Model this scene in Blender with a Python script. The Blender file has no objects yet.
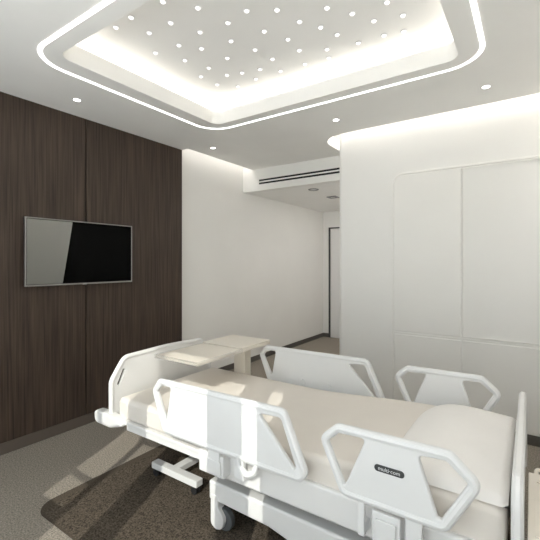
import bpy, bmesh, math, random
from mathutils import Vector, Matrix
random.seed(4)
COL = bpy.context.scene.collection
SC = bpy.context.scene

# ------------------------------------------------------------------ dimensions (metres)
XL = -3.397          # wood wall face
XW = -3.48           # recessed white wall face
XS = -3.30           # ceiling edge along the white wall
YB = 4.38            # bulkhead face
YE = 7.0             # corridor end wall
YC = 3.80            # wardrobe wall face
XC = -1.712          # its free corner
XR = 0.35            # wall behind the bed head
YF = -0.35           # window wall behind the camera
ZC = 2.826           # ceiling
ZT = 2.95            # top of the ceiling slab
ZU = 3.08            # upper ceiling
ZK = 2.52            # corridor ceiling

# ------------------------------------------------------------------ materials
def principled(name, col, rough=0.5, metal=0.0, spec=0.5, coat=0.0):
    m = bpy.data.materials.new(name); m.use_nodes = True
    b = m.node_tree.nodes['Principled BSDF']
    b.inputs['Base Color'].default_value = (*col, 1)
    b.inputs['Roughness'].default_value = rough
    b.inputs['Metallic'].default_value = metal
    b.inputs['Specular IOR Level'].default_value = spec
    b.inputs['Coat Weight'].default_value = coat
    return m

def lin(r, g, b):
    f = lambda c: ((c/255+0.055)/1.055)**2.4 if c/255 > 0.04045 else c/255/12.92
    return (f(r), f(g), f(b))

def vary(m, c1, c2, scale, stretch=(1, 1, 1), detail=4, bump=0.0, bscale=None, lo=0.35, hi=0.65, dist=0.002):
    """procedural colour variation (and bump) on object coordinates"""
    nt = m.node_tree; b = nt.nodes['Principled BSDF']
    tc = nt.nodes.new('ShaderNodeTexCoord'); mp = nt.nodes.new('ShaderNodeMapping')
    mp.inputs['Scale'].default_value = stretch
    nt.links.new(tc.outputs['Object'], mp.inputs['Vector'])
    n = nt.nodes.new('ShaderNodeTexNoise'); n.inputs['Scale'].default_value = scale
    n.inputs['Detail'].default_value = detail
    nt.links.new(mp.outputs['Vector'], n.inputs['Vector'])
    r = nt.nodes.new('ShaderNodeValToRGB')
    r.color_ramp.elements[0].position = lo; r.color_ramp.elements[0].color = (*c1, 1)
    r.color_ramp.elements[1].position = hi; r.color_ramp.elements[1].color = (*c2, 1)
    nt.links.new(n.outputs['Fac'], r.inputs['Fac'])
    nt.links.new(r.outputs['Color'], b.inputs['Base Color'])
    if bump:
        n2 = nt.nodes.new('ShaderNodeTexNoise'); n2.inputs['Scale'].default_value = bscale or scale
        n2.inputs['Detail'].default_value = 3
        nt.links.new(mp.outputs['Vector'], n2.inputs['Vector'])
        bp = nt.nodes.new('ShaderNodeBump'); bp.inputs['Strength'].default_value = bump
        bp.inputs['Distance'].default_value = dist
        nt.links.new(n2.outputs['Fac'], bp.inputs['Height'])
        nt.links.new(bp.outputs['Normal'], b.inputs['Normal'])
    return m

def emitter(name, col, strength):
    m = bpy.data.materials.new(name); m.use_nodes = True
    nt = m.node_tree; nt.nodes.remove(nt.nodes['Principled BSDF'])
    e = nt.nodes.new('ShaderNodeEmission'); e.inputs['Color'].default_value = (*col, 1)
    e.inputs['Strength'].default_value = strength
    nt.links.new(e.outputs['Emission'], nt.nodes['Material Output'].inputs['Surface'])
    return m

M = {}
M['ceiling'] = vary(principled('ceiling_paint', (.8, .8, .78), .9, spec=.2), lin(246, 244.5, 241), lin(248, 246.5, 243), 3)
M['wall'] = vary(principled('wall_paint', (.8, .8, .78), .85, spec=.25), lin(241, 239.3, 235), lin(243, 241.3, 237), 2)
M['fascia'] = M['ceiling']
M['wardrobe'] = vary(principled('wardrobe_lacquer', (.8, .79, .76), .5, spec=.3), lin(241, 239, 234), lin(243, 241, 236), 2)
M['groove'] = principled('shadow_gap', lin(222, 218, 211), .8)
M['base'] = principled('skirting_bronze', lin(96, 86, 78), .55)
M['base_dark'] = principled('skirting_grey', lin(92, 88, 82), .6)
M['wood'] = vary(principled('dark_walnut_veneer', lin(80, 66, 56), .5, spec=.3), lin(50, 41, 35), lin(84, 70, 60), 5, (14, 14, .35), 6, .15, 9, .3, .7)
M['carpet'] = vary(principled('beige_carpet', lin(160, 152, 138), .95, spec=.1), lin(112, 105, 96), lin(176, 167, 155), 110, detail=3, bump=.6, bscale=330, lo=.3, hi=.7, dist=.004)
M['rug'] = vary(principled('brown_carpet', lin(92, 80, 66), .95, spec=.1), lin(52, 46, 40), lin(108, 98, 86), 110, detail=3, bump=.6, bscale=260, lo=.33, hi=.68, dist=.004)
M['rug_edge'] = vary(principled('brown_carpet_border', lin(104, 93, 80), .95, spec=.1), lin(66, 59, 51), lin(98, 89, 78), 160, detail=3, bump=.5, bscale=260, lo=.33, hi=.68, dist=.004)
M['white'] = vary(principled('white_plastic', lin(232, 234, 235), .35, spec=.4), lin(228, 227, 225), lin(230, 229, 227), 4)
M['rail'] = vary(principled('white_moulded_plastic', lin(230, 234, 237), .3, spec=.45), lin(225, 225, 224), lin(227, 227, 226), 4)
M['cream'] = vary(principled('cream_laminate', lin(232, 224, 208), .45), lin(230, 223, 211), lin(233, 226, 214), 3)
M['mattress'] = vary(principled('mattress_cover', lin(226, 217, 205), .7, spec=.25), lin(224, 217.5, 209), lin(226, 219.5, 211), 6, bump=.06, bscale=12, dist=.004)
M['pillow'] = vary(principled('pillow_cotton', lin(234, 230, 223), .85, spec=.2), lin(236, 233, 229), lin(238, 235, 231), 8, bump=.08, bscale=14, dist=.004)
M['black'] = principled('black_rubber', (.015, .015, .016), .6)
M['grey_rubber'] = principled('grey_tyre', lin(84, 87, 89), .6)
M['dark'] = principled('dark_void', (.02, .02, .02), .9)
M['metal'] = principled('brushed_aluminium', (.62, .62, .62), .3, 1.0)
M['dark_metal'] = principled('dull_nickel', (.30, .30, .30), .4, 1.0)
M['bezel'] = principled('bezel_silver', (.42, .41, .40), .35, 1.0)
M['chrome'] = principled('chrome', (.7, .7, .7), .15, 1.0)
M['screen'] = principled('black_screen_glass', (.002, .002, .0018), .06, spec=.06)
M['tv_reflection'] = principled('reflection_patch', (.30, .30, .29), .22, 1.0)
M['badge'] = principled('badge_black', lin(60, 62, 62), .4)
M['badge_text'] = principled('badge_lettering', lin(225, 226, 226), .5)
M['door'] = principled('door_white', lin(238, 237, 235), .5)
M['gasket'] = principled('dark_gasket', lin(72, 72, 72), .6)
M['strip'] = emitter('led_line', (1, .985, .955), 2.6)
M['cove'] = emitter('led_cove', (1, .978, .95), 4.7)
M['slot'] = emitter('led_slot', (1, .978, .958), 10.0)
M['slot_left'] = emitter('led_slot_soft', (1, .978, .958), 4.5)
M['stud'] = emitter('led_stud', (1, .99, .96), 1.35)
M['corridor_fill'] = emitter('added_corridor_fill', (1, .985, .975), 100.0)
M['head_fill'] = emitter('added_head_fill', (1, .975, .95), 9.0)
M['spot'] = emitter('led_spot', (1, .97, .92), 8.0)

def mix_clear(name, tint, gloss):
    m = bpy.data.materials.new(name); m.use_nodes = True
    nt = m.node_tree; nt.nodes.remove(nt.nodes['Principled BSDF'])
    t = nt.nodes.new('ShaderNodeBsdfTransparent'); t.inputs['Color'].default_value = (*tint, 1)
    g = nt.nodes.new('ShaderNodeBsdfGlossy'); g.inputs['Roughness'].default_value = .05
    mx = nt.nodes.new('ShaderNodeMixShader'); mx.inputs['Fac'].default_value = gloss
    nt.links.new(t.outputs[0], mx.inputs[1]); nt.links.new(g.outputs[0], mx.inputs[2])
    nt.links.new(mx.outputs[0], nt.nodes['Material Output'].inputs['Surface'])
    return m
M['pane'] = mix_clear('window_glass', (.96, .98, .98), .06)
M['acrylic'] = mix_clear('clear_acrylic', (.95, .95, .95), .10)

def fabric(name, col, trans):
    m = bpy.data.materials.new(name); m.use_nodes = True
    nt = m.node_tree; nt.nodes.remove(nt.nodes['Principled BSDF'])
    d = nt.nodes.new('ShaderNodeBsdfDiffuse'); d.inputs['Color'].default_value = (*col, 1)
    t = nt.nodes.new('ShaderNodeBsdfTranslucent'); t.inputs['Color'].default_value = (*col, 1)
    mx = nt.nodes.new('ShaderNodeMixShader'); mx.inputs['Fac'].default_value = trans
    nt.links.new(d.outputs[0], mx.inputs[1]); nt.links.new(t.outputs[0], mx.inputs[2])
    nt.links.new(mx.outputs[0], nt.nodes['Material Output'].inputs['Surface'])
    return m
M['added_curtain'] = fabric('added_sheer_curtain', (.9, .92, .95), .5)

# ------------------------------------------------------------------ object helpers
def finish(name, me, mat, parent=None, smooth=True, ang=35, mats=None):
    for mm in (mats or [mat]): me.materials.append(mm)
    if smooth:
        me.polygons.foreach_set('use_smooth', [True]*len(me.polygons))
        me.set_sharp_from_angle(angle=math.radians(ang))
    o = bpy.data.objects.new(name, me); COL.objects.link(o)
    if smooth and len(me.polygons) < 4000:
        wn = o.modifiers.new('weighted_normals', 'WEIGHTED_NORMAL'); wn.keep_sharp = True; wn.weight = 100
    if parent is not None:
        o.parent = parent
        off = Vector((0, 0, 0)); p = parent
        while p is not None: off += p.location; p = p.parent
        me.transform(Matrix.Translation(-off))
    return o

def from_bm(name, bm, mat, parent=None, **k):
    bmesh.ops.recalc_face_normals(bm, faces=bm.faces)
    me = bpy.data.meshes.new(name); bm.to_mesh(me); bm.free()
    return finish(name, me, mat, parent, **k)

def add_box(bm, x0, x1, y0, y1, z0, z1, bev=0.0, seg=2):
    r = bmesh.ops.create_cube(bm, size=1)
    vs = r['verts']
    for v in vs:
        v.co = Vector((x0+(v.co.x+.5)*(x1-x0), y0+(v.co.y+.5)*(y1-y0), z0+(v.co.z+.5)*(z1-z0)))
    if bev:
        es = list({e for v in vs for e in v.link_edges})
        bmesh.ops.bevel(bm, geom=es, offset=bev, segments=seg, profile=.5, affect='EDGES')

def box(name, b, mat, parent=None, bev=0.0, seg=2, **k):
    bm = bmesh.new(); add_box(bm, *b, bev=bev, seg=seg)
    return from_bm(name, bm, mat, parent, **k)

def boxes(name, bl, mat, parent=None, bev=0.0):
    bm = bmesh.new()
    for b in bl: add_box(bm, *b, bev=bev)
    return from_bm(name, bm, mat, parent)

def rnd(pts, r, n=6, closed=True):
    """round the corners of a 2-D or 3-D polyline; r is one radius or one per point"""
    P = [Vector(p if len(p) == 3 else (*p, 0)) for p in pts]; N = len(P); out = []
    for i, p in enumerate(P):
        ri = r[i] if isinstance(r, (list, tuple)) else r
        if ri <= 0 or (not closed and i in (0, N-1)):
            out.append(p.copy()); continue
        a = (P[i-1]-p); b = (P[(i+1) % N]-p); la, lb = a.length, b.length
        a.normalize(); b.normalize()
        th = a.angle(b); t = ri/math.tan(th/2)
        t = min(t, la*.49, lb*.49)
        A = p+a*t; B = p+b*t
        for k in range(n+1):
            s = k/n
            out.append(A*(1-s)**2+p*2*s*(1-s)+B*s*s if th < 1 else arc(A, p, B, s))
    return out
def arc(A, p, B, s):
    # circular-ish arc as a rational quadratic
    w = math.cos((math.pi-((A-p).angle(B-p)))/2)
    d = (1-s)**2+2*s*(1-s)*w+s*s
    return (A*(1-s)**2+p*2*s*(1-s)*w+B*s*s)/d

def curve_mesh(cu):
    o = bpy.data.objects.new('temporary', cu); COL.objects.link(o)
    dg = bpy.context.evaluated_depsgraph_get()
    me = bpy.data.meshes.new_from_object(o.evaluated_get(dg))
    bpy.data.objects.remove(o); bpy.data.curves.remove(cu)
    me.materials.clear()
    return me

def plate(name, loops, axis, pos, thick, mat, parent=None, bev=0.0, **k):
    """outline (with holes) extruded along an axis. axis 'z': loops are (x,y); 'y': (x,z); 'x': (y,z). pos = middle"""
    cu = bpy.data.curves.new(name, 'CURVE'); cu.dimensions = '2D'; cu.fill_mode = 'BOTH'
    cu.extrude = max(thick/2-bev, 1e-5); cu.bevel_depth = bev; cu.bevel_resolution = 2; cu.offset = -bev
    for lp in loops:
        s = cu.splines.new('POLY'); s.points.add(len(lp)-1); s.use_cyclic_u = True
        for q, p in zip(s.points, lp): q.co = (p[0], p[1], 0, 1)
    me = curve_mesh(cu)
    if axis == 'z': Tm = Matrix.Translation((0, 0, pos))
    elif axis == 'y': Tm = Matrix(((1, 0, 0, 0), (0, 0, 1, pos), (0, 1, 0, 0), (0, 0, 0, 1)))
    else: Tm = Matrix(((0, 0, 1, pos), (1, 0, 0, 0), (0, 1, 0, 0), (0, 0, 0, 1)))
    me.transform(Tm)
    bm = bmesh.new(); bm.from_mesh(me); bmesh.ops.remove_doubles(bm, verts=bm.verts, dist=1e-5)
    bpy.data.meshes.remove(me)
    return from_bm(name, bm, mat, parent, **k)

def tube(name, paths, r, mat, parent=None, closed=False, **k):
    cu = bpy.data.curves.new(name, 'CURVE'); cu.dimensions = '3D'; cu.bevel_depth = r; cu.bevel_resolution = 3
    cu.use_fill_caps = True
    for path in paths:
        s = cu.splines.new('POLY'); s.points.add(len(path)-1); s.use_cyclic_u = closed
        for q, p in zip(s.points, path): q.co = (*p, 1)
    return finish(name, curve_mesh(cu), mat, parent, **k)

def cyl(name, c, r, h, axis, mat, parent=None, seg=28, bev=0.0, r2=None):
    bm = bmesh.new()
    bmesh.ops.create_cone(bm, cap_ends=True, segments=seg, radius1=r, radius2=r if r2 is None else r2, depth=h)
    if bev:
        es = [e for e in bm.edges if len(e.link_faces) == 2 and any(len(f.verts) > 4 for f in e.link_faces)]
        bmesh.ops.bevel(bm, geom=es, offset=bev, segments=2, profile=.5, affect='EDGES')
    R = {'z': Matrix(), 'y': Matrix.Rotation(math.pi/2, 4, 'X'), 'x': Matrix.Rotation(math.pi/2, 4, 'Y')}[axis]
    bm.transform(Matrix.Translation(c) @ R)
    return from_bm(name, bm, mat, parent)

def thing(name, label, cat, loc, group=None):
    o = bpy.data.objects.new(name, None); COL.objects.link(o); o.location = loc
    o.empty_display_size = .1
    return tag(o, label, cat, group)
def tag(o, label, cat, group=None):
    o['label'] = label; o['category'] = cat
    if group: o['group'] = group
    return o
def struct(o):
    o['kind'] = 'structure'; return o

def rrect(x0, x1, y0, y1, r, n=8):
    return rnd([(x0, y0), (x1, y0), (x1, y1), (x0, y1)], r, n)
def rect(x0, x1, y0, y1):
    return [(x0, y0), (x1, y0), (x1, y1), (x0, y1)]

# ================================================================== THE SETTING
struct(box('floor', (-3.9, 1.2, -.6, 7.3, -.1, 0), M['carpet']))

# left wall: white wall behind, wood panels in front of it
wl = struct(box('wall_left', (-3.7, XW, YF-.2, YE+.2, 0, 3.2), M['wall']))
yj = 1.949
for y0, y1 in ((-.35, yj-.006), (yj+.006, 3.125)):
    if y0 < 0:
        box('wood_panel', (XW-.005, XL, y0, .74, .093, ZC+.03), M['wood'], wl, bev=.0015)
        box('wood_panel', (XW-.005, XL, .748, y1, .093, ZC+.03), M['wood'], wl, bev=.0015)
    else:
        box('wood_panel', (XW-.005, XL, y0, y1, .093, ZC+.03), M['wood'], wl, bev=.0015)
box('panel_backing', (XW-.005, XL-.02, -.35, 3.12, .02, ZC), M['dark'], wl)
struct(box('baseboard_left', (XW-.004, XL-.002, -.35, 3.125, 0, .089), M['base']))
struct(box('baseboard_corridor', (XW-.002, XW+.012, 3.126, YE, 0, .075), M['base_dark']))

# corridor end wall with a door
we = struct(box('wall_end', (XW, XC, YE, YE+.15, 0, ZC), M['wall']))
struct(box('baseboard_end', (XW+.012, -3.356, YE-.012, YE+.002, 0, .075), M['base_dark']))
dr = struct(box('door_1', (-3.30, -2.36, YE-.012, YE+.04, 0.004, 2.165), M['door'], bev=.002))
boxes('door_frame', [(-3.353, -3.322, YE-.02, YE+.03, 0, 2.20), (-2.34, -2.305, YE-.02, YE+.03, 0, 2.20),
                     (-3.353, -2.305, YE-.02, YE+.03, 2.178, 2.20)], M['gasket'], dr)
tube('door_handle', [rnd([(-2.44, YE-.012, 1.02), (-2.44, YE-.06, 1.02), (-2.56, YE-.06, 1.02)], .02, 4, False)], .009, M['chrome'], dr)

# wardrobe volume: wall with rounded free corner
out = [(XC, YC), (XR+.1, YC), (XR+.1, YE+.1), (XC, YE+.1)]
vol = rnd(out, [.045, 0, 0, 0], 8)
struct(plate('wall_right', [[(p[0], p[1]) for p in vol]], 'z', (ZU+.0)/2, ZU, M['wall']))
struct(box('wall_bed_head', (XR, XR+.12, YF-.2, YC+.01, 0, 3.2), M['wall']))

# bulkhead and lowered corridor ceiling
bk = struct(box('trim_1', (XW, XC+.002, YB, YB+.12, ZK, ZU), M['wall'], bev=.002))
struct(box('ceiling_corridor', (XW, XC+.002, YB+.1, YE, ZK+.002, ZK+.1), M['ceiling']))

# main ceiling slab, with the tray opening, the slot by the white wall and the slot round the wardrobe corner
OX0, OX1, OY0, OY1 = -2.508, -.382, 1.25, 2.748
ro = .30
slab = [(XL, YF-.1), (XR-.16, YF-.1), (XR-.16, 3.655)] + \
       [(p[0], p[1]) for p in rnd([(XR-.16, 3.655), (-1.880, 3.655), (-1.880, YB)], [0, ro, 0], 12, False)][1:] + \
       [(XS, YB), (XS, 3.126), (XL, 3.126)]
struct(plate('ceiling', [slab, [(p[0], p[1]) for p in rrect(OX0, OX1, OY0, OY1, .085)]], 'z', (ZC+ZT)/2, ZT-ZC, M['ceiling'], bev=.003))
up = struct(box('ceiling_tray_top', (XW, XR, YF-.1, YE+.1, ZU, ZU+.08), M['ceiling']))
# cove side walls of the tray
cw = .225
struct(plate('trim_2', [[(p[0], p[1]) for p in rrect(OX0-cw-.03, OX1+cw+.03, OY0-cw-.03, OY1+cw+.03, .12)],
                        [(p[0], p[1]) for p in rrect(OX0-cw, OX1+cw, OY0-cw, OY1+cw, .10)]], 'z', (ZT+ZU)/2, ZU-ZT, M['ceiling']))

# window wall behind the camera
WZ1 = 2.66; sills = [.10, 1.19, .10, .10, .10]
wins = [(-3.25, -2.0), (-1.95, -1.65), (-1.63, -1.35), (-1.195, -.593), (-.398, .33)]  # both end windows are unseen, opened wide for added daylight
struct(plate('wall_front', [rect(-3.7, XR+.12, 0, 3.2)] + [rect(w_[0], w_[1], z_, WZ1) for w_, z_ in zip(wins, sills)], 'y', YF-.03, .06, M['wall']))
for i, (a, b) in enumerate(wins):
    WZ0 = sills[i]
    w = struct(plate('window_%d' % (i+1), [rect(a-.02, b+.02, WZ0-.02, WZ1+.02), rect(a+.008, b-.008, WZ0+.03, WZ1-.012)], 'y', YF-.03, .05, M['wall']))  # both end windows are added for daylight
    box('pane', (a+.005, b-.005, YF-.034, YF-.03, WZ0+.01, WZ1-.005), M['pane'], w)
    if i == 1:
        for z0, z1 in ((1.424, 1.450),):
            box('transom', (a, b, YF-.05, YF-.015, z0, z1), M['wall'], w)

# ================================================================== CARPET AREA
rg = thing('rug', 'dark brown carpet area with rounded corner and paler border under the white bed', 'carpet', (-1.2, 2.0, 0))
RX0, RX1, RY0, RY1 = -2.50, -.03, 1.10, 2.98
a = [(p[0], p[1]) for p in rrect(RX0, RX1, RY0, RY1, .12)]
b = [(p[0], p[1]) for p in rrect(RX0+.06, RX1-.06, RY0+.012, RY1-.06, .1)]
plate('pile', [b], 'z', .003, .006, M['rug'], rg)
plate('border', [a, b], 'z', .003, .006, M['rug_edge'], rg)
ZF = .006

# ================================================================== CEILING LIGHTS
st = plate('light_strip', [[(p[0], p[1]) for p in rrect(-2.680, -.229, 1.118, 2.874, .25, 14)],
                           [(p[0], p[1]) for p in rrect(-2.655, -.255, 1.144, 2.852, .226, 14)]], 'z', ZC-.0022, .004, M['strip'])
tag(st, 'thin white glowing line of light with rounded corners around the ceiling tray', 'light strip')
cv = plate('cove_light', [[(p[0], p[1]) for p in rrect(OX0-.215, OX1+.215, OY0-.215, OY1+.215, .11)],
                          [(p[0], p[1]) for p in rrect(OX0-.17, OX1+.17, OY0-.17, OY1+.17, .09)]], 'z', ZT+.008, .014, M['cove'])
tag(cv, 'hidden cove light glowing inside the recessed ceiling tray', 'light strip')
# slot lights sit deep in the ceiling slots and shine down the walls
path = [(p[0], p[1]) for p in rnd([(XR-.02, 3.725), (-1.80, 3.725), (-1.80, YB-.02)], [0, .16, 0], 10, False)]
path2 = [(p[0], p[1]) for p in rnd([(XR-.02, 3.765), (-1.76, 3.765), (-1.76, YB-.02)], [0, .12, 0], 10, False)]
tag(plate('slot_light', [path + path2[::-1]], 'z', ZU-.012, .02, M['slot']),
    'light hidden in the ceiling slot above the white wardrobe wall and its corner', 'light strip')
tag(box('slot_light', (XW+.03, XS-.07, 3.14, YB-.02, ZU-.02, ZU-.002), M['slot_left']),
    'light hidden in the ceiling slot above the white wall beside the wood panels', 'light strip')

tag(box('slot_light', (XR-.13, XR-.05, -.2, 3.60, ZU-.02, ZU-.002), M['head_fill']),  # added out of view to brighten the room from the head side
    'added unseen fill light in the ceiling slot above the bed head wall', 'light strip')

studs = [(-1.837, 1.537), (-1.703, 1.697), (-1.471, 1.89), (-1.957, 1.702), (-1.646, 1.915), (-2.164, 1.693), (-1.87, 1.884),
 (-1.502, 2.125), (-2.11, 1.912), (-1.764, 2.085), (-2.005, 2.035), (-1.689, 2.271), (-2.331, 1.881), (-2.228, 2.08),
 (-1.934, 2.242), (-2.155, 2.269), (-2.31, 2.338), (-2.111, 2.443), (-1.983, 2.485), (-1.826, 2.523), (-1.951, 2.637),
 (-2.295, 2.525), (-2.164, 2.655), (-1.309, 1.99), (-1.043, 2.149), (-.721, 2.309), (-.935, 2.289), (-.846, 2.438),
 (-1.251, 2.17), (-1.164, 2.303), (-1.107, 2.441), (-.674, 2.488), (-.717, 2.663), (-.842, 2.632), (-1.024, 2.618),
 (-1.418, 2.296), (-1.422, 2.462), (-1.246, 2.567), (-1.286, 2.681), (-1.654, 2.451), (-1.483, 2.658), (-1.702, 2.643),
 (-2.298, 1.527), (-2.124, 1.52)]
def make_stud(x, y):
    t = thing('stud_light', 'small round white star light set in the top of the ceiling tray', 'ceiling light', (x, y, ZU), 'star lights in the ceiling tray')
    bm = bmesh.new(); bmesh.ops.create_uvsphere(bm, u_segments=16, v_segments=8, radius=.0155)
    bmesh.ops.delete(bm, geom=[v for v in bm.verts if v.co.z > .001], context='VERTS')
    bm.transform(Matrix.Translation((x, y, ZU)))
    from_bm('lens', bm, M['stud'], t)
    bm = bmesh.new()
    prof = [(.016, -.001), (.017, -.005), (.0205, -.004), (.0235, -.001)]; n = 20; rings = []
    for r_, z_ in prof:
        rings.append([bm.verts.new((x+r_*math.cos(2*math.pi*i/n), y+r_*math.sin(2*math.pi*i/n), ZU+z_)) for i in range(n)])
    for r0, r1 in zip(rings, rings[1:]):
        for i in range(n): bm.faces.new((r0[i], r0[(i+1) % n], r1[(i+1) % n], r1[i]))
    from_bm('rim', bm, M['white'], t)
    return t
def copy_tree(o, loc):
    c = o.copy(); COL.objects.link(c); c.location = loc
    for ch in o.children:
        d = ch.copy(); COL.objects.link(d); d.parent = c
    return c
s0 = make_stud(*studs[0])
for x, y in studs[1:]: copy_tree(s0, (x, y, ZU))

def downlight(x, y, z, label, r=.026):
    t = thing('downlight', label, 'ceiling light', (x, y, z), 'recessed downlights in the flat ceiling')
    bm = bmesh.new()
    prof = [(r, .004), (r, -.002), (r+.008, -.004), (r+.012, 0)]; n = 28; rings = []
    for r_, z_ in prof:
        rings.append([bm.verts.new((x+r_*math.cos(2*math.pi*i/n), y+r_*math.sin(2*math.pi*i/n), z+z_)) for i in range(n)])
    for r0, r1 in zip(rings, rings[1:]):
        for i in range(n): bm.faces.new((r0[i], r0[(i+1) % n], r1[(i+1) % n], r1[i]))
    from_bm('ring', bm, M['white'], t)
    cyl('lens', (x, y, z-.0005), r, .002, 'z', M['spot'], t)
    return t
downlight(-3.056, 1.677, ZC, 'small round downlight in the ceiling above the wood wall, nearest the television')
downlight(-3.038, 3.27, ZC, 'small round downlight in the ceiling near the end of the wood wall')
downlight(-1.497, 3.274, ZC, 'small round downlight in the ceiling beside the rounded end of the wardrobe light slot')
downlight(-.28, 3.298, ZC, 'small round downlight in the ceiling at the right, above the wardrobe doors')

t = thing('corridor_downlight', 'round chrome-rimmed downlight in the lowered corridor ceiling, nearer the air vent', 'ceiling light', (-2.508, 4.74, ZK))
bm = bmesh.new()
def ringmesh(bm, c, prof, n=28):
    rings = [[bm.verts.new((c[0]+r_*math.cos(2*math.pi*i/n), c[1]+r_*math.sin(2*math.pi*i/n), c[2]+z_)) for i in range(n)] for r_, z_ in prof]
    for r0, r1 in zip(rings, rings[1:]):
        for i in range(n): bm.faces.new((r0[i], r0[(i+1) % n], r1[(i+1) % n], r1[i]))
ringmesh(bm, (-2.508, 4.74, ZK), [(.05, .002), (.05, -.006), (.068, -.008), (.075, .001)])
from_bm('ring', bm, M['dark_metal'], t)
cyl('lens', (-2.508, 4.74, ZK-.001), .05, .003, 'z', M['white'], t)
t = thing('corridor_downlight', 'small square grey ceiling fitting farther down the corridor, near the door', 'ceiling light', (-2.544, 5.454, ZK))
plate('frame', [rect(-2.62, -2.47, 5.38, 5.53), rect(-2.59, -2.50, 5.41, 5.50)], 'z', ZK-.004, .012, M['dark_metal'], t)
box('lens', (-2.59, -2.50, 5.41, 5.50, ZK-.002, ZK+.001), M['groove'], t)

for x, y in ((-1.98, 5.0), (-1.98, 6.2)):  # extra lamps added out of sight to brighten the corridor
    t = thing('corridor_downlight', 'added fill lamp for the corridor, out of view behind the wardrobe wall', 'ceiling light', (x, y, ZK), 'added corridor fill lamps')
    cyl('lens', (x, y, ZK-.003), .07, .006, 'z', M['corridor_fill'], t)

# ================================================================== AIR VENT
v = thing('air_vent', 'long black twin-slot air vent in the white bulkhead over the corridor', 'air vent', (-2.45, YB, 2.635))
VX0, VX1 = -3.185, -1.72
box('slot', (VX0, VX1, YB-.003, YB+.01, 2.650, 2.675), M['dark'], v)
box('slot', (VX0, VX1, YB-.003, YB+.01, 2.607, 2.632), M['dark'], v)
plate('frame', [rect(VX0-.008, VX1+.008, 2.600, 2.682), rect(VX0, VX1, 2.607, 2.632), rect(VX0, VX1, 2.650, 2.675)], 'y', YB-.002, .008, M['wall'], v)

# ================================================================== WARDROBE
wd = thing('built_in_wardrobe', 'tall built-in white wardrobe with rounded top corners and flush doors in the right wall', 'wardrobe', (-.5, YC, 0))
WX0, WX1, WXM, WZB, WZT, WZS = -1.117, .107, -.512, .10, 2.355, .815
outer = [(p[0], p[1]) for p in rnd([(WX0, WZB), (WX1, WZB), (WX1, WZT), (WX0, WZT)], [.005, .005, .09, .09], 10)]
g = .012
big = [(p[0], p[1]) for p in rnd([(WX0-.020, WZB-.012), (WX1+.020, WZB-.012), (WX1+.020, WZT+.020), (WX0-.020, WZT+.020)], [.006, .006, .11, .11], 10)]
plate('surround', [big, outer], 'y', YC-.003, .012, M['wardrobe'], wd, bev=.004)
def door(x0, x1, z0, z1, rad):
    lp = [(p[0], p[1]) for p in rnd([(x0, z0), (x1, z0), (x1, z1), (x0, z1)], rad, 10)]
    return plate('door', [lp], 'y', YC-.004, .016, M['wardrobe'], wd, bev=.004)
door(WX0+.010, WXM-g/2, WZS+.016, WZT-.010, [.004, .004, .004, .080])
door(WXM+g/2, WX1-.010, WZS+.016, WZT-.010, [.004, .004, .080, .004])
door(WX0+.010, WXM-g/2, WZB+.004, WZS-.016, .004)
door(WXM+g/2, WX1-.010, WZB+.004, WZS-.016, .004)
boxes('finger_rail', [(WX0+g/2, WXM-g/2, YC-.003, YC+.004, WZS-.010, WZS+.006), (WXM+g/2, WX1-g/2, YC-.003, YC+.004, WZS-.010, WZS+.006)], M['wardrobe'], wd, bev=.002)
struct(box('baseboard_right', (XC+.05, XR, YC-.006, YC+.003, 0, .082), M['base_dark']))

# ================================================================== TELEVISION
tv = thing('television', 'flat black wall-mounted television with thin silver frame on the dark wood wall', 'television', (-3.36, 1.91, 1.587))
TX = -3.345
ty0, ty1, tz0, tz1 = 1.412, 2.406, 1.304, 1.870
plate('bezel', [rrect2 for rrect2 in ([(p[0], p[1]) for p in rrect(ty0, ty1, tz0, tz1, .006, 4)], [(p[0], p[1]) for p in rrect(ty0+.008, ty1-.008, tz0+.012, tz1-.008, .002, 3)])],
      'x', TX-.010, .024, M['bezel'], tv, bev=.002)
sc_ = box('screen', (TX-.012, TX-.004, ty0+.010, ty1-.010, tz0+.013, tz1-.010), M['screen'], tv)
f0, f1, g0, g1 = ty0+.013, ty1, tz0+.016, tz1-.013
plate('reflection_patch', [[(f0, g0), (1.712, g0), (1.800, g1), (f0, g1)]], 'x', TX-.0036, .0006, M['tv_reflection'], sc_, smooth=False)  # added metallic patch, shaped to stand in for a reflection on the glass
box('housing', (TX-.034, TX-.014, ty0+.006, ty1-.006, tz0+.006, tz1-.006), M['black'], tv, bev=.006)
box('wall_mount', (XL, TX-.03, 1.70, 2.12, 1.45, 1.72), M['black'], tv)
box('logo_tab', (TX-.004, TX+.0035, 1.885, 1.925, tz0-.003, tz0+.010), M['chrome'], tv, bev=.001)

# ================================================================== BED
bed = thing('hospital_bed', 'white adjustable hospital bed with four side rails in the middle of the room', 'bed', (-1.2, 2.02, 0))
YN, YFAR, YM = 1.48, 2.56, 2.02
def mir(y): return 2*YM-y
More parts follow.
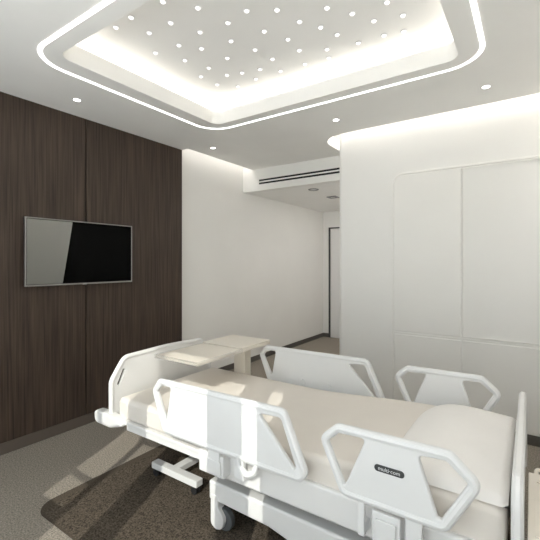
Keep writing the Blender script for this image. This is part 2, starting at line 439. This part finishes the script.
# base cover
pts = rnd([(-1.505, .272), (-1.505, .165), (-1.43, .165), (-1.10, .16), (-.92, .125), (-.55, .125), (-.34, .165), (-.30, .165), (-.30, .272)], .012, 3)
plate('base_cover', [[(p[0], p[1]) for p in pts]], 'y', YM, .87, M['white'], bed, bev=.012)
for sx in (0, 1):
    for yy, s in ((1.585, 1), (2.455, -1)):
        cx = -1.43 if sx == 0 else -.36
        hood = rnd([(cx-.060, .20), (cx-.060, .03), (cx-.02, .012), (cx+.025, .025), (cx+.042, .085), (cx-.002, .135), (cx-.002, .20)], [.0, .04, .03, .04, .045, .02, 0], 6)
        c = plate('caster', [[(p[0], p[1]) for p in hood]], 'y', yy+s*.021, .05, M['white'], bed, bev=.006)
        cyl('wheel', (cx+.016, yy+s*.035, ZF+.062), .062, .032, 'y', M['grey_rubber'], c, bev=.006)
# lifting columns
for cx in (-1.2, -.6):
    box('lift_column', (cx-.09, cx+.09, YM-.12, YM+.12, .26, .41), M['white'], bed, bev=.01)
# mattress deck and frame
box('mattress_deck', (-2.30, -.08, 1.585, 2.455, .405, .452), M['white'], bed, bev=.006)
for y, s in ((1.55, 1), (2.49, -1)):
    boxes('frame_rail', [(-2.24, -1.44, y-.012, y+.034, .425, .449), (-2.21, -1.44, y-.004, y+.03, .388, .428)], M['white'], bed, bev=.006)
    sk = rnd([(-1.485, .475), (-1.485, .375), (-1.40, .352), (-.12, .362), (-.12, .50), (-1.36, .50)], [.02, .02, .06, .02, .02, .02], 5)
    plate('side_skirt', [[(p[0], p[1]) for p in sk]], 'y', y+.006, .05, M['white'], bed, bev=.012)
    bp = rnd([(-2.525, .470), (-2.515, .388), (-2.34, .386), (-2.20, .425), (-2.24, .462), (-2.36, .470), (-2.41, .476)], [.025, .035, .05, .01, .02, .02, .02], 5)
    plate('corner_bumper', [[(p[0], p[1]) for p in bp]], 'y', y-.012, .07, M['white'], bed, bev=.014)

# foot board and head board
def board(name, x, thick, z0, zt, ch, chz, y0, y1, zc, slots):
    o1 = rnd([(y0, z0), (y1, z0), (y1, chz), (y1-ch, zt), ((y0+y1)/2, zt+zc), (y0+ch, zt), (y0, chz)], [.02, .02, .07, .07, .6, .07, .07], 8)
    holes = []
    if slots:
        h = [(y0+.055, chz-.035), (y0+.072, chz-.045), (y0+.118, chz+.055), (y0+.105, chz+.070)]
        holes = [[(p[0], p[1]) for p in rnd(h, .006, 3)], [(y0+y1-p[0], p[1]) for p in rnd(h, .006, 3)]]
    pn = plate(name, [[(p[0], p[1]) for p in o1]] + holes, 'x', x, thick*.6, M['white'], bed, bev=.005)
    r = thick/2
    pth = rnd([(y0+r, z0), (y0+r, chz), (y0+ch, zt-r), ((y0+y1)/2, zt+zc-r), (y1-ch, zt-r), (y1-r, chz), (y1-r, z0)], [0, .07, .07, .6, .07, .07, 0], 8, False)
    tube('rim', [[(x, p[0], p[1]) for p in pth]], r, M['white'], pn)
    return pn
board('footboard', -2.372, .034, .40, .846, .115, .69, 1.525, 2.515, .012, True)
board('headboard', -.036, .037, .36, .792, .07, .735, 1.45, 2.59, .008, False)

# side rails -----------------------------------------------------------------
def side_rail(kind, y, s):
    """s=+1: near rail (outer face towards -Y); s=-1: far rail"""
    if kind == 'foot':
        lp = rnd([(-1.795, .822), (-1.852, .748), (-1.765, .535), (-1.735, .515), (-.85, .520), (-.806, .565), (-.925, .830)], [.03, .03, .03, .03, .03, .03, .04], 6)
        w1 = rnd([(-1.812, .745), (-1.772, .786), (-1.690, .788), (-1.728, .585)], [.015, .015, .012, .008], 5)
        w2 = rnd([(-1.075, .780), (-.948, .787), (-.868, .585), (-.878, .573)], [.015, .02, .008, .008], 5)
        tpath = rnd([(-1.784, .806), (-1.833, .745), (-1.748, .535), (-.853, .538), (-.824, .568), (-.936, .814)], [.03, .03, .03, .03, .03, .04], 6)
        arms = [(-1.405, -1.325), (-1.225, -1.165)]
    else:
        lp = rnd([(-.672, .826), (-.748, .752), (-.655, .555), (-.625, .535), (-.270, .535), (-.240, .548), (-.135, .738), (-.232, .832)], [.03, .03, .03, .03, .03, .03, .03, .03], 6)
        w1 = rnd([(-.716, .748), (-.660, .790), (-.545, .795), (-.630, .588), (-.642, .588)], [.015, .015, .012, .006, .006], 5)
        w2 = rnd([(-.345, .788), (-.248, .794), (-.178, .735), (-.265, .580), (-.277, .580)], [.015, .015, .012, .006, .006], 5)
        tpath = rnd([(-.664, .810), (-.730, .749), (-.640, .553), (-.256, .553), (-.153, .737), (-.240, .815)], [.03, .03, .03, .03, .03, .03], 6)
        arms = [(-.580, -.550), (-.392, -.330)]
    P2 = lambda L: [(p[0], p[1]) for p in L]
    r = plate('side_rail', [P2(lp), P2(w1), P2(w2)], 'y', y, .026, M['rail'], bed, bev=.008)
    tube('grip_frame', [[(p[0], y, p[1]) for p in tpath]], .0185, M['rail'], r, closed=True)
    for k, (a, b) in enumerate(arms):
        bm = bmesh.new()
        add_box(bm, a, b, *sorted((y-.010, y+.014)), .40 if kind == 'head' else .43, .55, .006)
        add_box(bm, a, b, *sorted((y-.006*s, y+s*.06)), .40 if kind == 'head' else .42, .45, .008)
        from_bm('rail_arm', bm, M['rail'], r)
    if kind == 'foot':
        hk = rnd([(-1.20, y-s*.004, .545), (-1.19, y-s*.008, .49), (-1.14, y-s*.012, .465), (-1.10, y-s*.006, .485), (-1.085, y, .53)], .03, 4, False)
        tube('latch_hook', [hk], .016, M['rail'], r)
        x0, x1, z0, z1 = -1.475, -1.30, .385, .50
    else:
        x0, x1, z0, z1 = -.522, -.410, .375, .52
    yo = y-s*.004
    bm = bmesh.new()
    add_box(bm, x0, x1, *sorted((yo, y+s*.06)), z0, z1, .008)
    lb = from_bm('latch_box', bm, M['rail'], r)
    plate('latch_cover', [P2(rrect(x0+.015, x1-.015, z0+.015, z1-.025, .008, 4))], 'y', yo-s*.005, .009, M['rail'], r, bev=.003)
    # round pads on the inside of the panel
    xm = (-1.44, -1.22) if kind == 'foot' else ()
    for x in xm:
        cyl('bolt_cap', (x, y+s*.018, .590), .018, .02, 'y', M['rail'], r, bev=.004)
    return r
nr = side_rail('foot', YN, 1)
hr = side_rail('head', YN, 1)
side_rail('foot', YFAR, -1)
side_rail('head', YFAR, -1)
# badge on the near head rail
yb = YN-.0135
bd = plate('badge', [[(p[0], p[1]) for p in rrect(-.507, -.392, .6865, .7125, .0125, 6)]], 'y', yb-.001, .004, M['badge'], hr, bev=.001)
bd['label'] = 'black pill-shaped badge with white lettering'
fc = bpy.data.curves.new('lettering', 'FONT'); fc.body = 'multi·com'; fc.size = .021; fc.align_x = 'CENTER'; fc.align_y = 'CENTER'; fc.extrude = .0004
me = curve_mesh(fc)
me.transform(Matrix.Translation((-.4495, yb-.0034, .6995)) @ Matrix.Rotation(math.pi/2, 4, 'X'))
finish('lettering', me, M['badge_text'], hr, smooth=False)

# ------------------------------------------------------------------ mattress
def zt(x):
    s = min(max((x+1.35)/.95, 0), 1); s = s*s*(3-2*s)
    return .586+.052*s
bm = bmesh.new()
NX = 44; x0, x1, y0, y1 = -2.318, -.072, 1.553, 2.487
ring = []
def section(x, shrink):
    a0, a1 = y0+shrink, y1-shrink; b0, b1 = .452+shrink*.6, zt(x)-shrink
    r = min(.032, (b1-b0)*.45)
    P = rnd([(a0, b0), (a1, b0), (a1, b1), (a0, b1)], [.02, .02, r, r], 5)
    return [bm.verts.new((x, p[0], p[1])) for p in P]
xs = [(x0, .03), (x0+.004, .016), (x0+.012, .007), (x0+.03, 0)] + [(x0+.03+(x1-x0-.06)*i/NX, 0) for i in range(1, NX)] + [(x1-.03, 0), (x1-.012, .007), (x1-.004, .016), (x1, .03)]
rings = [section(x, sh) for x, sh in xs]
for a, b in zip(rings, rings[1:]):
    n = len(a)
    for i in range(n): bm.faces.new((a[i], a[(i+1) % n], b[(i+1) % n], b[i]))
bm.faces.new(rings[0]); bm.faces.new(rings[-1])
mt = from_bm('mattress', bm, M['mattress'], ang=60)
tag(mt, 'long cream mattress lying on the white hospital bed', 'mattress')

# ------------------------------------------------------------------ pillow
bm = bmesh.new()
px0, px1, py0, py1 = -.50, -.066, 1.565, 2.475
NU, NV = 26, 40
top = []; bot = []
for i in range(NU+1):
    u = i/NU; rt = []; rb = []
    for j in range(NV+1):
        v_ = j/NV
        cu_, cv_ = 2*u-1, 2*v_-1
        x = px0+(px1-px0)*u
        y = py0+(py1-py0)*v_
        if u < .5:                                   # the long edge on the foot side bows gently, with soft corners
            x += (1-2*u)*(.075*abs(cv_)**4-.02*(1-cv_**2))
            y += -.035*cv_*(1-2*u)**4
        eu = (1-abs(min(cu_, 0))**3.2) if cu_ < 0 else (1-.45*cu_**2)*(1 if i < NU else 0)
        h = max(eu*(1-abs(cv_)**7), 0)**.5
        bulge = .036+.044*max(0, 1-(cu_+.1)**2)*max(0, 1-cv_**2)**.7
        zb = zt(x)+.002
        rb.append(bm.verts.new((x, y, zb)))
        rt.append(rb[-1] if h < 1e-4 else bm.verts.new((x, y, zb+.004+h*bulge)))
    top.append(rt); bot.append(rb)
for i in range(NU):
    for j in range(NV):
        f = [top[i][j], top[i+1][j], top[i+1][j+1], top[i][j+1]]
        g_ = [bot[i][j], bot[i][j+1], bot[i+1][j+1], bot[i+1][j]]
        if len(set(f)) == 4 and set(f) != set(g_): bm.faces.new(f)
        bm.faces.new(g_) if bm.faces.get(g_) is None else None
pl = from_bm('pillow', bm, M['pillow'], ang=70)
tag(pl, 'wide soft white pillow on the head end of the mattress', 'pillow')

# ================================================================== OVERBED TABLE
tb = thing('overbed_table', 'cream overbed table reaching across the foot of the bed on a wheeled white base', 'table', (-2.0, 2.2, ZF))
ZTB = .852
box('tabletop', (-2.20, -1.79, 1.775, 2.62, .822, .846), M['cream'], tb, bev=.006)
box('raised_leaf', (-2.20, -1.79, 2.245, 2.62, .846, .858), M['cream'], tb, bev=.005)
plate('clear_rim', [rect(-2.204, -1.786, 1.769, 2.245), rect(-2.198, -1.792, 1.775, 2.239)], 'z', .836, .028, M['acrylic'], tb)
box('column', (-2.085, -1.965, 2.50, 2.585, .06, .823), M['cream'], tb, bev=.008)
box('top_bracket', (-2.12, -1.93, 2.30, 2.60, .798, .822), M['white'], tb, bev=.004)
box('base_arm', (-2.04, -1.98, 1.78, 2.60, .060, .100), M['white'], tb, bev=.005)
box('base_bar', (-2.195, -1.755, 1.735, 1.795, .060, .105), M['white'], tb, bev=.007)
box('base_bar', (-2.205, -1.845, 2.56, 2.62, .060, .100), M['white'], tb, bev=.007)
for x, y in ((-2.165, 1.765), (-1.79, 1.765), (-2.17, 2.59), (-1.88, 2.59)):
    c = box('caster', (x-.022, x+.022, y-.016, y+.016, .040, .064), M['black'], tb, bev=.004)
    for d in (-.014, .014):
        cyl('wheel', (x, y+d, ZF+.025), .025, .014, 'y', M['black'], c, bev=.003)

# ================================================================== BEDSIDE CABINET
bc = thing('bedside_cabinet', 'low cream bedside cabinet standing behind the headboard at the right edge', 'bedside cabinet', (.16, 1.70, 0))
box('body', (.012, .325, 1.475, 1.925, .04, .60), M['cream'], bc, bev=.006)
box('top', (-.009, .335, 1.46, 1.935, .60, .622), M['cream'], bc, bev=.005)
plate('top_tray', [rect(.010, .32, 1.48, 1.86), rect(.018, .312, 1.488, 1.852)], 'z', .624, .008, M['cream'], bc)
tube('towel_bar', [rnd([(.018, 1.93, .61), (.018, 1.95, .632), (.31, 1.95, .632), (.31, 1.93, .61)], .01, 3, False)], .008, M['cream'], bc)
for z0, z1 in ((.06, .30), (.31, .44), (.45, .58)):
    d = box('drawer', (.02, .315, 1.462, 1.477, z0, z1), M['cream'], bc, bev=.003)
    box('pull', (.12, .22, 1.452, 1.463, z1-.04, z1-.025), M['metal'], d, bev=.002)
for x in (.05, .29):
    for y in (1.51, 1.89): cyl('foot', (x, y, .023), .018, .036, 'z', M['black'], bc)

# ================================================================== CURTAINS added out of view behind the camera to block and diffuse the sun
def added_curtain(ca, cb, label):
    bm = bmesh.new(); n = 90; cy = YF+.05
    lo = []; hi = []
    for i in range(n+1):
        x = ca+(cb-ca)*i/n; y = cy+.018*math.sin(i*.9)
        lo.append(bm.verts.new((x, y, .02))); hi.append(bm.verts.new((x, y, 2.80)))
    for i in range(n): bm.faces.new((lo[i], lo[i+1], hi[i+1], hi[i]))
    tag(from_bm('added_curtain', bm, M['added_curtain']), label, 'added_curtain')
added_curtain(-.322, .335, 'added unseen sheer white curtain diffusing the sun on the bed head side')
added_curtain(-3.35, -1.955, 'added unseen sheer white curtain diffusing the sun on the wood wall side')

# ================================================================== DAYLIGHT
sun = bpy.data.lights.new('sun', 'SUN'); sun.energy = 2.5; sun.angle = math.radians(.25); sun.color = (1, .95, .86)
so = bpy.data.objects.new('sun', sun); COL.objects.link(so)
d = Vector((-.43, 1, -.78)); so.rotation_euler = d.to_track_quat('-Z', 'Y').to_euler()
so.location = (2, -4, 5)
w = bpy.data.worlds.new('sky'); SC.world = w; w.use_nodes = True
nt = w.node_tree; bg = nt.nodes['Background']
tc = nt.nodes.new('ShaderNodeTexCoord'); sp = nt.nodes.new('ShaderNodeSeparateXYZ'); rp = nt.nodes.new('ShaderNodeValToRGB')
mr = nt.nodes.new('ShaderNodeMapRange'); mr.inputs['From Min'].default_value = -1; mr.inputs['From Max'].default_value = 1
nt.links.new(tc.outputs['Generated'], sp.inputs[0]); nt.links.new(sp.outputs['Z'], mr.inputs['Value']); nt.links.new(mr.outputs[0], rp.inputs['Fac'])
# lower half made extra bright to lift the ceiling, softly blue sky above
rp.color_ramp.elements[0].position = .47; rp.color_ramp.elements[0].color = (.95, .945, .94, 1)
rp.color_ramp.elements[1].position = .56; rp.color_ramp.elements[1].color = (.46, .485, .512, 1)
nt.links.new(rp.outputs['Color'], bg.inputs['Color']); bg.inputs['Strength'].default_value = 4.2

# ================================================================== CAMERA
cam = bpy.data.cameras.new('camera'); cam.sensor_width = 36; cam.sensor_fit = 'HORIZONTAL'
cam.lens = 381.28/540*36; cam.shift_y = -7.5/540; cam.clip_start = .02
co = bpy.data.objects.new('camera', cam); COL.objects.link(co)
co.location = (0, 0, 1.5); co.rotation_euler = (math.pi/2, 0, math.radians(34.393))
SC.camera = co
vs = SC.view_settings
SC.display_settings.display_device = 'sRGB'
vs.view_transform = 'Standard'; vs.look = 'None'; vs.gamma = 1.0; vs.exposure = 0.36; vs.use_curve_mapping = False
try:
    SC.cycles.max_bounces = 10; SC.cycles.diffuse_bounces = 6; SC.cycles.transparent_max_bounces = 8
    SC.cycles.sample_clamp_indirect = 6
    SC.cycles.use_denoising = True
except Exception: pass
